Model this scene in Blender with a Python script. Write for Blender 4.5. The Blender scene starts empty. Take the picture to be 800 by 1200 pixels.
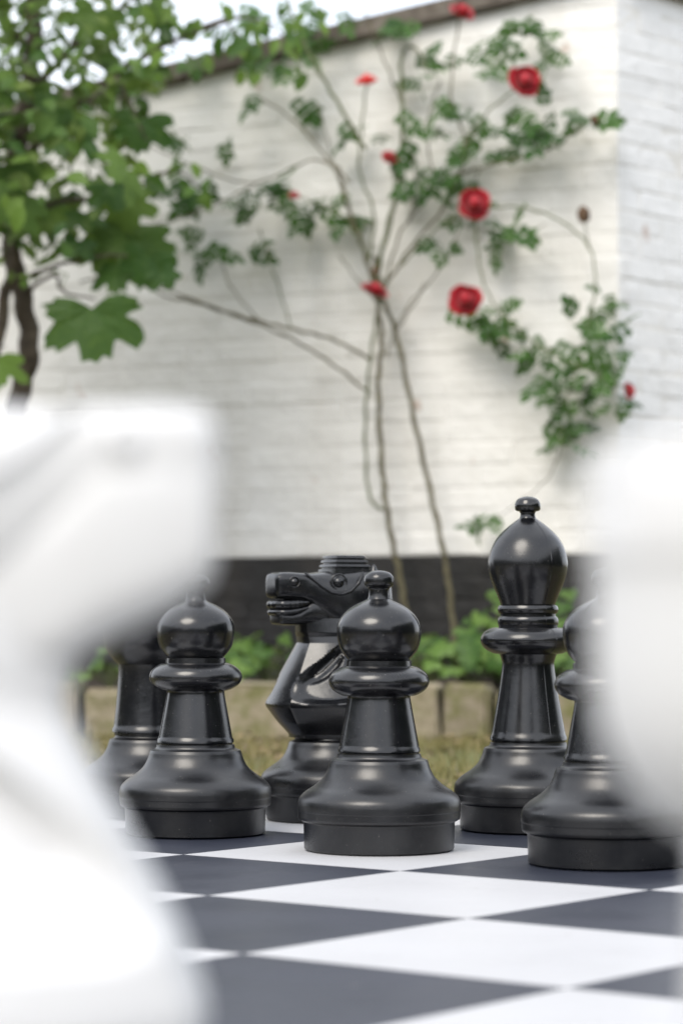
import bpy, bmesh, math, random
from mathutils import Vector, Matrix, Euler
R = random.Random(7)
scene = bpy.context.scene
C = scene.collection

# ------------------------------------------------------------------ camera, sky, sun, exposure
F, PITCH, CAMH = 3001.4, 0.0421, 0.3078          # focal length in photo pixels (800x1200), pitch, height (m)
cam_data = bpy.data.cameras.new('camera')
cam = bpy.data.objects.new('camera', cam_data); C.objects.link(cam)
cam.location = (0, 0, CAMH); cam.rotation_euler = (math.pi/2 + PITCH, 0, 0)
cam_data.sensor_fit = 'VERTICAL'; cam_data.sensor_height = 36; cam_data.lens = F/1200*36
cam_data.clip_start = 0.02; cam_data.clip_end = 3000
cam_data.dof.use_dof = True; cam_data.dof.focus_distance = 3.52; cam_data.dof.aperture_fstop = 4.2
scene.camera = cam

SUN_EL, SUN_AZ = math.radians(46), math.radians(210)   # azimuth clockwise from +Y (the view direction): behind the left shoulder
w = bpy.data.worlds.new('World'); scene.world = w; w.use_nodes = True
nt = w.node_tree; nt.nodes.clear()
out = nt.nodes.new('ShaderNodeOutputWorld'); bg = nt.nodes.new('ShaderNodeBackground')
sky = nt.nodes.new('ShaderNodeTexSky'); sky.sky_type = 'NISHITA'; sky.sun_disc = False
sky.sun_elevation = SUN_EL; sky.sun_rotation = SUN_AZ; sky.dust_density = 2.0
tc = nt.nodes.new('ShaderNodeTexCoord'); nz = nt.nodes.new('ShaderNodeTexNoise')
nz.inputs['Scale'].default_value = 2.2; nz.inputs['Detail'].default_value = 6
rmp = nt.nodes.new('ShaderNodeMapRange'); rmp.inputs[1].default_value = .3; rmp.inputs[2].default_value = .6
rmp.inputs[3].default_value = .55; rmp.inputs[4].default_value = .97
mix = nt.nodes.new('ShaderNodeMix'); mix.data_type = 'RGBA'
mix.inputs[7].default_value = (8.3, 8.55, 9.1, 1)      # bright thin cloud
nt.links.new(tc.outputs['Generated'], nz.inputs['Vector']); nt.links.new(nz.outputs['Fac'], rmp.inputs[0])
nt.links.new(rmp.outputs[0], mix.inputs[0]); nt.links.new(sky.outputs[0], mix.inputs[6])
nt.links.new(mix.outputs[2], bg.inputs['Color']); bg.inputs['Strength'].default_value = 0.1
nt.links.new(bg.outputs[0], out.inputs['Surface'])
sd = bpy.data.lights.new('sun', 'SUN'); sd.energy = 1.2; sd.angle = math.radians(32); sd.color = (1, .93, .83)
so = bpy.data.objects.new('sun', sd); C.objects.link(so)
sdir = Vector((math.sin(SUN_AZ)*math.cos(SUN_EL), math.cos(SUN_AZ)*math.cos(SUN_EL), math.sin(SUN_EL)))
so.rotation_euler = sdir.to_track_quat('Z', 'Y').to_euler(); so.location = sdir*20
vs = scene.view_settings; vs.view_transform = 'Standard'; vs.look = 'None'; vs.gamma = 1; vs.exposure = 1.1
scene.render.engine = 'CYCLES'
scene.cycles.use_denoising = True; scene.cycles.max_bounces = 8

# ------------------------------------------------------------------ helpers
def ray(x, y):
    a, b = (x-400)/F, -(y-600)/F
    c, s = math.cos(PITCH), math.sin(PITCH)
    return Vector((a, c - b*s, s + b*c))
def at(x, y, D):                                   # the point at depth D (metres) seen at a photo pixel
    d = ray(x, y); return Vector((0, 0, CAMH)) + d*(D/d.y)
def topx(p):
    c, s = math.cos(PITCH), math.sin(PITCH)
    q = Vector(p) - Vector((0, 0, CAMH)); z = q.y*c + q.z*s
    if z <= .01: return (-9e9, -9e9)
    return 400+F*q.x/z, 600-F*(-q.y*s+q.z*c)/z
def link(name, me, mat=None, parent=None, smooth=None, kind=None):
    o = bpy.data.objects.new(name, me); C.objects.link(o)
    if mat and not me.materials: me.materials.append(mat)
    if parent: o.parent = parent
    if smooth is not None:
        for p in me.polygons: p.use_smooth = True
        me.set_sharp_from_angle(angle=math.radians(smooth))
    if kind: o['kind'] = kind
    return o
def mesh(name, v, f):
    me = bpy.data.meshes.new(name); me.from_pydata([tuple(a) for a in v], [], f); me.update(); return me
def tag(o, label, cat, group=None):
    o['label'] = label; o['category'] = cat
    if group: o['group'] = group
    return o
def thing(name, loc, label, cat, group=None, rz=0):
    o = bpy.data.objects.new(name, None); C.objects.link(o); o.location = loc; o.rotation_euler = (0, 0, rz)
    o.empty_display_size = .05
    return tag(o, label, cat, group)

class NT:
    def __init__(s, name):
        s.m = bpy.data.materials.new(name); s.m.use_nodes = True; s.t = s.m.node_tree
        s.b = s.t.nodes['Principled BSDF']
    def n(s, typ, **kw):
        q = s.t.nodes.new(typ)
        for k, v in kw.items():
            if k in q.inputs: q.inputs[k].default_value = v
            else: setattr(q, k, v)
        return q
    def l(s, a, b): s.t.links.new(a, b)
    def coord(s, kind='Object'):
        if not hasattr(s, '_tc'): s._tc = s.n('ShaderNodeTexCoord')
        return s._tc.outputs[kind]
    def geo(s):
        if not hasattr(s, '_g'): s._g = s.n('ShaderNodeNewGeometry')
        return s._g.outputs['Position']
    def noise(s, scale, detail=4, rough=.55, world=False, dist=0):
        q = s.n('ShaderNodeTexNoise', Scale=scale, Detail=detail, Roughness=rough, Distortion=dist)
        s.l(s.geo() if world else s.coord(), q.inputs['Vector']); return q.outputs['Fac']
    def ramp(s, fac, stops):
        q = s.n('ShaderNodeValToRGB'); s.l(fac, q.inputs[0]); e = q.color_ramp.elements
        while len(e) < len(stops): e.new(.5)
        for el, (p, c) in zip(e, stops):
            el.position = p; el.color = (*c, 1) if len(c) == 3 else c
        return q.outputs[0]
    def mapr(s, fac, a, b, c, d):
        q = s.n('ShaderNodeMapRange'); s.l(fac, q.inputs[0])
        for i, v in enumerate((a, b, c, d)): q.inputs[i+1].default_value = v
        return q.outputs[0]
    def mix(s, fac, a, b, blend='MIX'):
        q = s.n('ShaderNodeMix', data_type='RGBA', blend_type=blend)
        for i, v in ((0, fac), (6, a), (7, b)):
            if isinstance(v, bpy.types.NodeSocket): s.l(v, q.inputs[i])
            else: q.inputs[i].default_value = v if i == 0 else ((*v, 1) if len(v) == 3 else v)
        return q.outputs[2]
    def rnd(s):
        return s.n('ShaderNodeObjectInfo').outputs['Random']
    def bump(s, h, strength, dist):
        q = s.n('ShaderNodeBump', Strength=strength, Distance=dist); s.l(h, q.inputs['Height'])
        if hasattr(s, '_bump'): s.l(s._bump, q.inputs['Normal'])
        s._bump = q.outputs[0]; s.l(s._bump, s.b.inputs['Normal'])
    def col(s, c):
        if isinstance(c, bpy.types.NodeSocket): s.l(c, s.b.inputs['Base Color'])
        else: s.b.inputs['Base Color'].default_value = (*c, 1)
    def rough(s, c):
        if isinstance(c, bpy.types.NodeSocket): s.l(c, s.b.inputs['Roughness'])
        else: s.b.inputs['Roughness'].default_value = c

def plastic(name, dark, r0, r1, scuff):
    m = NT(name)
    dust = m.mapr(m.noise(380, 2, .6), .70, .78, 0, 1)                    # specks of dust and grit
    stain = m.mapr(m.noise(9, 7, .7), .48, .74, 0, 1)
    c0, c1, c2 = ((.0042, .0046, .0060), (.020, .0200, .0205), (.15, .14, .13)) if dark else ((.69, .695, .705), (.68, .68, .685), (.7, .68, .64))
    c = m.mix(stain, c0, c1); c = m.mix(dust, c, c2) if scuff else c
    m.col(c)
    r = m.mapr(m.noise(14, 5, .6), .3, .72, r0, r1); m.rough(r)
    m.b.inputs['Specular IOR Level'].default_value = .62
    scr = m.n('ShaderNodeMapping'); scr.inputs['Scale'].default_value = (30, 30, 420); m.l(m.coord(), scr.inputs['Vector'])
    sn = m.n('ShaderNodeTexNoise', Scale=1.0, Detail=3); m.l(scr.outputs[0], sn.inputs['Vector'])
    m.bump(sn.outputs['Fac'], .10, .0006)
    m.bump(m.noise(60, 3), .10, .002)
    return m.m
M = {}
M['black'] = plastic('black_plastic', True, .16, .31, True)
M['black_base'] = plastic('black_plastic_scuffed', True, .25, .42, True)
M['white_pl'] = plastic('white_plastic', False, .38, .5, False)
m = NT('hole'); m.col((.004, .004, .004)); m.rough(.8); M['hole'] = m.m

# ------------------------------------------------------------------ the setting: ground, bed
WK = 0.437                                          # how far the main wall turns away to the left
WD0, WX0 = 7.55, 0.4027
tw = Vector((-1, WK, 0)).normalized()               # along the main wall, away from the corner
nw = Vector((-WK, -1, 0)).normalized()              # its outward normal
D_c = (WD0 + WK*WX0)/(1 + WK*(725-400)/F); CORNER = Vector(((725-400)/F*D_c, D_c, 0))
tr = Vector((math.cos(math.radians(47)), math.sin(math.radians(47)), 0)); nr = Vector((tr.y, -tr.x, 0))
def wallpt(x, y, off=0.0):                          # pixel -> main wall plane moved out by off
    d = ray(x, y); o = Vector((0, 0, CAMH)); P = CORNER + nw*off
    return o + d*((P-o).dot(nw)/d.dot(nw))

m = NT('earth'); n1 = m.noise(1.3, 8, .6, True); n2 = m.noise(26, 6, .7, True)
c = m.ramp(n2, [(.25, (.06, .045, .028)), (.5, (.17, .13, .08)), (.72, (.30, .25, .17))])
g = m.ramp(m.noise(40, 4, .7, True), [(.3, (.05, .07, .015)), (.7, (.17, .19, .055))])
m.col(m.mix(m.mapr(n1, .42, .58, 0, .85), c, g)); m.rough(.95); m.bump(n2, .8, .02); m.bump(m.noise(160, 3, .7, True), .6, .006)
M['earth'] = m.m
GZ = -0.012
def ground_z(x, y): return GZ + .006*math.sin(x*5.1+y*2.3) * math.cos(y*3.7-x)
v = []; f = []
xs = [-80, -40, -20, -10, -6] + [-4+.2*i for i in range(41)] + [6, 10, 20, 40, 80]
ys = [-80, -40, -20, -10, -6, -4] + [-2+.2*i for i in range(66)] + [13, 17, 25, 45, 80]
for b in ys:
    for a in xs: v.append((a, b, ground_z(a, b) - .008))
nx = len(xs)
for j in range(len(ys)-1):
    for i in range(nx-1): f.append((j*nx+i, j*nx+i+1, (j+1)*nx+i+1, (j+1)*nx+i))
link('ground', mesh('ground', v, f), M['earth'], smooth=60, kind='structure')

# raised planting bed between the stone edging and the wall
m = NT('soil'); n2 = m.noise(30, 6, .7, True)
m.col(m.ramp(n2, [(.3, (.018, .013, .009)), (.6, (.06, .045, .03)), (.8, (.11, .085, .06))])); m.rough(.95); m.bump(n2, .9, .03)
M['soil'] = m.m
def stone_line(X): return 7.0 - .10*X               # depth of the front of the edging
v = []; f = []; n = 60
for j in range(9):
    t = j/8
    for i in range(n):
        X = -2.6 + 4.4*i/(n-1)
        Db = min(WD0 - WK*(X-WX0), 99) if X < CORNER.x else CORNER.y + (X-CORNER.x)*math.tan(math.radians(47))
        Da = stone_line(X) + .07
        z = .095 + .02*math.sin(X*7+j) + .012*R.random() + .03*t
        v.append((X, Da + (Db-.004-Da)*t, z))
    if j == 0: pass
for j in range(8):
    for i in range(n-1): f.append((j*n+i, j*n+i+1, (j+1)*n+i+1, (j+1)*n+i))
b0 = len(v)
for i in range(n): v.append((v[i][0], v[i][1], -.05))
for i in range(n-1): f.append((b0+i, b0+i+1, i+1, i))
link('soil_bed', mesh('soil_bed', v, f), M['soil'], smooth=60, kind='structure')

# ------------------------------------------------------------------ white painted brick wall with a black plinth
def paint(name, base, var, dirt, rough, red=True):
    m = NT(name); big = m.noise(1.7, 6, .6, True); fine = m.noise(22, 6, .65, True)
    sh = m.n('ShaderNodeMapping'); sh.inputs['Scale'].default_value = (5, 5, .7); m.l(m.geo(), sh.inputs['Vector'])
    st = m.n('ShaderNodeTexNoise', Scale=1.4, Detail=5); m.l(sh.outputs[0], st.inputs['Vector'])
    c = m.mix(m.mapr(big, .35, .68, 0, 1), base, var)
    c = m.mix(m.mapr(st.outputs['Fac'], .52, .75, 0, .55), c, dirt)
    c = m.mix(m.mapr(fine, .62, .8, 0, .5), c, dirt)
    if red: c = m.mix(m.mapr(m.noise(7, 3, .5, True), .70, .74, 0, .55), c, (.42, .26, .18))
    m.col(c); m.rough(rough); m.bump(m.noise(13, 5, .6, True), .6, .016); m.bump(m.noise(70, 4, .6, True), .4, .003)
    return m.m
M['wpaint'] = paint('white_brick_paint', (.79, .78, .755), (.75, .735, .70), (.60, .575, .525), .7)
M['wpaint_skylit'] = paint('skylit_white_brick_paint', (.84, .845, .85), (.80, .80, .80), (.66, .65, .63), .6)  # right face: brightness and cool tint of sky light put into the colour
M['tar'] = paint('black_tar_paint', (.008, .0075, .007), (.017, .015, .014), (.045, .037, .030), .6, False)
PL = CAMH + (726.6-650.5)*WD0/F*1.0                 # top of the black plinth
COURSE, BL = .0665, .215
cu0, cu1 = wallpt(135, 116), wallpt(470, 38)        # underside of the sloping coping
sA, sB = (cu0-CORNER).dot(tw), (cu1-CORNER).dot(tw)
def top_z(s): return cu0.z + (cu1.z-cu0.z)*(s-sA)/(sB-sA)
wall = thing('brick_wall', CORNER, 'old white painted brick wall with black tarred plinth and sloping coping', 'wall')
LW, LR, TH = 3.4, 2.2, .22
ZR = top_z(0) - .004
def prism(poly, axis_o, u, up, n, depth):           # polygon in (s, z) on a wall face, pushed back by depth
    v = [axis_o + u*s + up*z for s, z in poly] + [axis_o + u*s + up*z - n*depth for s, z in poly]
    k = len(poly); f = [tuple(range(k)), tuple(range(2*k-1, k-1, -1))] + [(i, k+i, k+(i+1) % k, (i+1) % k) for i in range(k)]
    return v, f
UP = Vector((0, 0, 1)); O = Vector((0, 0, 0))
def core(name, z0, z1a, z1b, mat):
    # wall body behind the bricks, both faces in one closed solid
    P = [tw*LW, O, tr*LR]
    ins = [tw*LW - nw*TH, (-(nw+nr)).normalized()*TH*1.1, tr*LR - nr*TH]
    zt = [z1a, z1b, z1b]
    v = []
    for p, q, z in zip(P, ins, zt):
        off = -nw*.0009 if p is P[0] else (-nr*.0009 if p is P[2] else -(nw+nr)*.0007)
        v += [p+off+UP*z0, p+off+UP*z, q+UP*z0, q+UP*z]
    f = []
    for k in (0, 4):
        a, b = k, k+4
        f += [(a, b, b+1, a+1), (a+2, a+3, b+3, b+2), (a+1, b+1, b+3, a+3), (a, a+2, b+2, b)]
    f += [(0, 1, 3, 2), (8, 10, 11, 9)]
    me = mesh(name, v, f); bm = bmesh.new(); bm.from_mesh(me); bmesh.ops.recalc_face_normals(bm, faces=bm.faces); bm.to_mesh(me); bm.free()
    return link(name, me, mat, wall)
core('wall_core', PL, top_z(LW), top_z(0), M['wpaint'])
core('plinth_core', -.1, PL-.002, PL-.002, M['tar'])
def brick_mesh(L, seed, mat, H=COURSE):
    r = random.Random(seed); g = .0016; h = H/2 - g; l = L/2 - g; v = []; b = .006
    for (yy, ins) in ((-.012, 0), (-.0004, 0), (.0010, b)):
        for sx, sz in ((-1, -1), (1, -1), (1, 1), (-1, 1)):
            v.append((sx*(l-ins)+r.uniform(-.002, .002), -yy+r.uniform(-.0012, .0012), sz*(h-ins)+r.uniform(-.0018, .0018)))
    f = [(11, 10, 9, 8)][:0] + [(8, 9, 10, 11)]
    for k in (0, 4):
        for i in range(4): f.append((k+i, k+(i+1) % 4, k+4+(i+1) % 4, k+4+i))
    me = mesh('brick', v, f); me.materials.append(mat); return me
BM = {}
def bmesh_for(L, mat, k):
    key = (round(L, 3), mat.name, k)
    if key not in BM: BM[key] = brick_mesh(L, hash(key[0]*1000)+k, mat)
    return BM[key]
bricks = []
def lay(u, n, length, topf, rz, first, wm):
    z0 = PL - COURSE*9
    k = 0
    while z0 < 2.4:
        zc = z0 + COURSE/2
        mat = wm if zc > PL else M['tar']
        s = 0.0; seq = []
        start = (BL if (k+first) % 2 == 0 else BL/2); seq.append(start); s = start
        while s < length: 
            L = BL if R.random() < .82 else BL/2
            seq.append(L); s += L
        s = 0
        for L in seq:
            c = s + L/2; s += L
            if c + L/2 > length: break
            if z0 + COURSE > topf(c) + (.05 if mat is wm else 9): continue
            p = u*c + UP*(zc + R.uniform(-.0015, .0015)) + n*R.uniform(-.0015, .0015)
            bricks.append([p, L, mat, rz + R.uniform(-.006, .006), R.uniform(-.006, .006)])
        z0 += COURSE; k += 1
# local +X of a brick runs along the face, its front is local -Y
lay(tw, nw, LW, top_z, math.atan2(nw.y, nw.x)+math.pi/2, 0, M['wpaint'])
lay(tr, nr, LR, lambda s: ZR, math.atan2(nr.y, nr.x)+math.pi/2, 1, M['wpaint_skylit'])
def vis(b):
    x, y = topx(CORNER + b[0])
    if not (-20 < x < 820 and -10 < y < 800): return -1
    pen = 0
    if x < 190 and y > 470: pen = 1                  # behind the white knight
    return b[1]/(CORNER.y+b[0].y) - pen*.02
order = sorted(range(len(bricks)), key=lambda i: -vis(bricks[i]))
single = [i for i in order if vis(bricks[i]) > 0][:300]; sset = set(single)
for i in single:
    p, L, mat, rz, tilt = bricks[i]
    o = link('brick', bmesh_for(L, mat, R.randrange(4)), None, wall); o.location = p; o.rotation_euler = (tilt, 0, rz)
v = []; f = []
for i, (p, L, mat, rz, tilt) in enumerate(bricks):
    if i in sset: continue
    me = bmesh_for(L, mat, i % 4); X = Matrix.Translation(p) @ Euler((tilt, 0, rz)).to_matrix().to_4x4(); o0 = len(v)
    v += [X @ q.co for q in me.vertices]; f += [(tuple(o0+a for a in pl.vertices), {M['tar']: 1, M['wpaint_skylit']: 2}.get(mat, 0)) for pl in me.polygons]
me = mesh('brickwork', v, [a for a, b in f]); me.materials.append(M['wpaint']); me.materials.append(M['tar']); me.materials.append(M['wpaint_skylit'])
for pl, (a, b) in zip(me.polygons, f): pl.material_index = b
link('brickwork', me, None, wall, kind='stuff')
# coping slabs, one after the other down the slope
m = NT('coping'); n2 = m.noise(14, 6, .65, True)
m.col(m.ramp(n2, [(.3, (.055, .045, .035)), (.55, (.13, .11, .09)), (.75, (.20, .18, .15))])); m.rough(.9); m.bump(n2, .6, .01); M['coping'] = m.m
slope = Vector((tw.x, tw.y, 0))
def slab(name, s0, s1, u, n, z0f, th, over, parent):
    poly = [(s0, z0f(s0)), (s1, z0f(s1)), (s1, z0f(s1)+th), (s0, z0f(s0)+th)]
    vv, ff = prism(poly, n*over, u, UP, n, TH+over*2)
    me = mesh(name, vv, ff); bm = bmesh.new(); bm.from_mesh(me); bmesh.ops.recalc_face_normals(bm, faces=bm.faces)
    bmesh.ops.bevel(bm, geom=bm.edges[:], offset=.006, segments=2, affect='EDGES'); bm.to_mesh(me); bm.free()
    return link(name, me, M['coping'], parent, smooth=35)
s = .0
while s < LW:
    e = min(s+.46+R.uniform(-.03, .03), LW+.05); dz = R.uniform(-.003, .003)
    slab('coping_stone', s+.002, e-.002, tw, nw, lambda q: top_z(q)+.002+dz, .06, .04, wall); s = e
s = .03
while s < LR:
    e = s+.46; slab('coping_stone', s+.002, e-.002, tr, nr, lambda q: ZR+.004, .06, .04, wall); s = e

# ------------------------------------------------------------------ stone edging of the bed
m = NT('edging_stone'); n2 = m.noise(18, 6, .65, True)
c = m.ramp(n2, [(.25, (.20, .165, .11)), (.5, (.36, .31, .22)), (.75, (.48, .43, .33))])
c = m.mix(m.mapr(m.rnd(), .2, 1, 0, .85), c, (.20, .17, .12))
moss = m.mapr(m.noise(11, 6, .7, True), .44, .62, 0, .85)
m.col(m.mix(moss, c, (.13, .135, .04))); m.rough(.92); m.bump(n2, .7, .012); m.bump(m.noise(120, 3, .7, True), .4, .003); M['stone'] = m.m
edge = thing('stone_edging', (0, stone_line(0), GZ), 'low row of weathered mossy stone blocks edging the planting bed', 'edging')
def stone_mesh(L, H, T, seed):
    bm = bmesh.new(); bmesh.ops.create_cube(bm, size=1); r = random.Random(seed)
    for q in bm.verts: q.co = Vector((q.co.x*L*r.uniform(.95, 1.03), q.co.y*T, q.co.z*H + r.uniform(-.006, .006)))
    bmesh.ops.bevel(bm, geom=bm.edges[:], offset=.010, segments=2, affect='EDGES')
    for q in bm.verts: q.co += Vector((r.uniform(-1, 1), r.uniform(-1, 1), r.uniform(-1, 1)))*.0045
    me = bpy.data.meshes.new('stone'); bm.to_mesh(me); bm.free(); return me
X = -2.3
cuts = [(-.80, None)]
k = 0
while X < 1.9:
    L = R.choice([.14, .17, .2, .24]); k += 1
    H = .155 + R.uniform(-.022, .016)
    o = link('stone', stone_mesh(L-.014, H, .13, k), M['stone'], edge, smooth=50)
    o.location = (X+L/2, stone_line(X+L/2)-stone_line(0)+.065+R.uniform(-.012, .012), H/2-.01); o.rotation_euler = (R.uniform(-.04, .04), R.uniform(-.03, .03), -.1+R.uniform(-.16, .16))
    X += L

# ------------------------------------------------------------------ chess board
YA, SQ = 2.24014, .356
CU, CV = 6.34684, 7.08239
def bw(u, vv):                                      # board coordinates (squares) -> world X, Y
    du, dy = (u-CU)*SQ, (CV-vv)*SQ
    return du*math.sin(YA) - dy*math.cos(YA), du*math.cos(YA) + dy*math.sin(YA)
BRZ = math.pi/2 - YA
def board_mat(name, a, b, dirt, r0, r1):
    m = NT(name); big = m.noise(3.5, 5, .6, True); fine = m.noise(120, 4, .7, True)
    c = m.mix(m.mapr(big, .35, .65, 0, 1), a, b)
    c = m.mix(m.mapr(fine, .62, .74, 0, .35), c, dirt)
    c = m.mix(m.mapr(m.noise(60, 3, .6, True), .69, .73, 0, .6), c, dirt)
    m.col(c); m.rough(m.mapr(m.noise(7, 5, .6, True), .3, .7, r0, r1)); m.bump(m.noise(240, 2, .5, True), .12, .001)
    m.bump(m.noise(2.2, 2, .5, True), .16, .03)
    return m.m
M['sq_dark'] = board_mat('dark_board_square', (.016, .020, .034), (.022, .026, .042), (.17, .16, .15), .36, .5)
M['sq_white'] = board_mat('white_board_square', (.51, .512, .525), (.465, .467, .48), (.30, .285, .265), .36, .5)
m = NT('board_underlay'); m.col((.03, .03, .035)); m.rough(.7); M['under'] = m.m
bx0, by0 = bw(2, 2)
board = thing('chess_board', (bx0, by0, 0), 'giant chess board of white and dark grey squares lying on the ground', 'chess board', rz=BRZ)
def boxmesh(name, lx, ly, z0, z1, bev):
    bm = bmesh.new(); bmesh.ops.create_cube(bm, size=1)
    for q in bm.verts: q.co = Vector((q.co.x*lx, q.co.y*ly, z0 if q.co.z < 0 else z1))
    if bev: bmesh.ops.bevel(bm, geom=[e for e in bm.edges if abs(e.verts[0].co.z-z1) < 1e-6 and abs(e.verts[1].co.z-z1) < 1e-6], offset=bev, segments=2, affect='EDGES')
    me = bpy.data.meshes.new(name); bm.to_mesh(me); bm.free(); return me
link('underlay', boxmesh('underlay', SQ*8+.03, SQ*8+.03, -.03, -.005, .002), M['under'], board)
tiles = {}
for c in ('dark', 'white'):
    tiles[c] = boxmesh(c+'_square', SQ-.0004, SQ-.0004, -.004, 0, .0004); tiles[c].materials.append(M['sq_'+c])
for i in range(-2, 6):
    for j in range(-2, 6):
        c = 'white' if (i+j) % 2 == 1 else 'dark'
        o = link(c+'_square', tiles[c], None, board); o.location = ((i+.5-2)*SQ, -(j+.5-2)*SQ, 0)

# ------------------------------------------------------------------ chess pieces
def profile(pts):
    """pts: (r, z) smooth or (r, z, 1) sharp; Catmull-Rom between the sharp ones"""
    out = []; n = len(pts)
    for i in range(n-1):
        p1, p2 = pts[i], pts[i+1]; s1, s2 = len(p1) > 2, len(p2) > 2
        p0 = p1 if (s1 or i == 0) else pts[i-1]; p3 = p2 if (s2 or i+2 >= n) else pts[i+2]
        k = 1 if (s1 and s2) else 6
        for t in range(k):
            t = t/k; q = []
            for c in (0, 1):
                a, b, d, e = p0[c], p1[c], p2[c], p3[c]
                q.append(.5*((2*b)+(d-a)*t+(2*a-5*b+4*d-e)*t*t+(3*b-a-3*d+e)*t**3))
            out.append((max(q[0], 0), q[1]))
    out.append(pts[-1][:2]); return out
def lathe(name, pts, mat, parent, seg=72):
    pr = profile(pts); v = []; f = []
    for r, z in pr:
        for k in range(seg):
            a = 2*math.pi*k/seg; v.append((r*math.cos(a), r*math.sin(a), z))
    for i in range(len(pr)-1):
        for k in range(seg):
            k2 = (k+1) % seg; f.append((i*seg+k, i*seg+k2, (i+1)*seg+k2, (i+1)*seg+k))
    f.append(tuple(range(seg-1, -1, -1))); f.append(tuple((len(pr)-1)*seg+k for k in range(seg)))
    return link(name, mesh(name, v, f), mat, parent, smooth=38)
def tube(v, f, pts, rad, sides=6):
    """append a tube along pts with radii rad"""
    n = len(pts); up = Vector((.13, .31, 1)); o0 = len(v)
    for i, p in enumerate(pts):
        t = (pts[min(i+1, n-1)] - pts[max(i-1, 0)]).normalized()
        a = t.cross(up)
        if a.length < .05: a = t.cross(Vector((1, 0, 0)))
        a.normalize(); b = t.cross(a); r = rad[i] if hasattr(rad, '__len__') else rad
        for k in range(sides):
            q = 2*math.pi*k/sides; v.append(p + (a*math.cos(q)+b*math.sin(q))*r)
    for i in range(n-1):
        for k in range(sides):
            k2 = (k+1) % sides; f.append((o0+i*sides+k, o0+i*sides+k2, o0+(i+1)*sides+k2, o0+(i+1)*sides+k))
    f.append(tuple(o0+k for k in range(sides-1, -1, -1))); f.append(tuple(o0+(n-1)*sides+k for k in range(sides)))
def seam(parent, profs, az, mat):
    v = []; f = []
    for pr in profs:
        pts = [Vector((r*math.cos(az), r*math.sin(az), z)) for r, z in profile(pr)]
        tube(v, f, pts, .0007, 5)
    return link('mould_seam', mesh('mould_seam', v, f), mat, parent, smooth=60)
BASE = [(.096, 0, 1), (.1003, .003, 1), (.1012, .036, 1), (.1018, .0385, 1), (.1075, .0415, 1), (.1085, .0445, 1), (.1088, .052), (.1092, .0535, 1), (.1090, .0625), (.1065, .0705), (.0985, .0785), (.086, .087), (.0755, .0965), (.0690, .108), (.0662, .117, 1), (.0645, .1205, 1), (.0575, .1235), (.0558, .1285, 1)]
P_STEM = [(.0535, .127, 1), (.0535, .1305, 1), (.0552, .132, 1), (.0548, .136, 1), (.0530, .1385, 1), (.0485, .163), (.0435, .190), (.0415, .203), (.0425, .208, 1)]
P_COLL = [(.044, .206, 1), (.0520, .2085), (.0620, .2150), (.0668, .2245), (.0635, .2350), (.0540, .2425), (.0475, .2450, 1), (.0432, .2460, 1), (.0428, .2530, 1), (.040, .2535, 1)]
P_HEAD = [(.0385, .252, 1), (.0405, .2545), (.0456, .2600), (.0516, .2690), (.0548, .2800), (.0559, .2930), (.0540, .3040), (.0490, .3130), (.0410, .3215), (.0310, .3280), (.0205, .3330), (.0152, .3356, 1)]
P_KNOB = [(.0155, .3345, 1), (.0141, .3400), (.0137, .3450), (.0140, .3495), (.0160, .3520, 1), (.0192, .3545), (.0202, .3595), (.0192, .3660), (.0150, .3710), (.0080, .3738), (.002, .3743)]
B_STEM = [(.0540, .127, 1), (.0540, .1305, 1), (.0566, .132, 1), (.0562, .137, 1), (.0545, .140, 1), (.0455, .19), (.0385, .2374), (.0395, .250), (.043, .2590, 1)]
B_COLL = [(.044, .2575, 1), (.0530, .2595), (.0650, .2670), (.0700, .2776), (.0660, .2880), (.0560, .2950), (.0480, .2965, 1)]
B_RING = [(.0430, .2955, 1), (.0434, .2990, 1), (.0445, .3020), (.0445, .3080), (.0430, .3115, 1), (.0408, .3135, 1), (.0408, .3165, 1), (.0430, .3180), (.0446, .3230), (.0430, .3285, 1), (.0405, .3295, 1)]
B_HEAD = [(.0392, .3270, 1), (0.0396, 0.3291), (0.0443, 0.3417), (0.0496, 0.3543), (0.0544, 0.3668), (0.0577, 0.3794), (0.0587, 0.392), (0.0565, 0.4045), (0.0521, 0.4171), (0.0446, 0.4296), (0.0323, 0.4422), (0.0195, 0.4523), (.0122, .4575, 1)]
B_KNOB = [(.0125, .4560, 1), (.0112, .4610), (.0112, .4655), (.0128, .4675, 1), (.0175, .4690), (.0190, .4740), (.0186, .4790), (.0155, .4850), (.0090, .4885), (.002, .4897)]
R_STEM = [(.0585, .127, 1), (.0585, .1305, 1), (.0615, .132, 1), (.0610, .137, 1), (.0590, .140, 1), (.0550, .18), (.0520, .225), (.0530, .252, 1)]
def hole(parent, az):
    o = lathe('plug_hole', [(.0001, -.0006, 1), (.0022, -.0006, 1), (.0022, .0003, 1), (.0001, .0003, 1)], M['hole'], parent, 12)
    o.rotation_euler = (0, math.pi/2, az); o.location = (.1007*math.cos(az), .1007*math.sin(az), .026)
def pawn(x, y, label, rz, group='black pawns'):
    t = thing('pawn', (x, y, 0), label, 'chess piece', group, rz)
    lathe('base', BASE, M['black_base'], t); lathe('stem', P_STEM, M['black'], t); lathe('collar', P_COLL, M['black'], t)
    h = lathe('head', P_HEAD, M['black'], t); lathe('knob', P_KNOB, M['black'], t, 40)
    for a in (0, math.pi): seam(t, [P_STEM[4:], P_COLL, P_HEAD], a, M['black'])
    hole(t, math.radians(55)); return t
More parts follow.
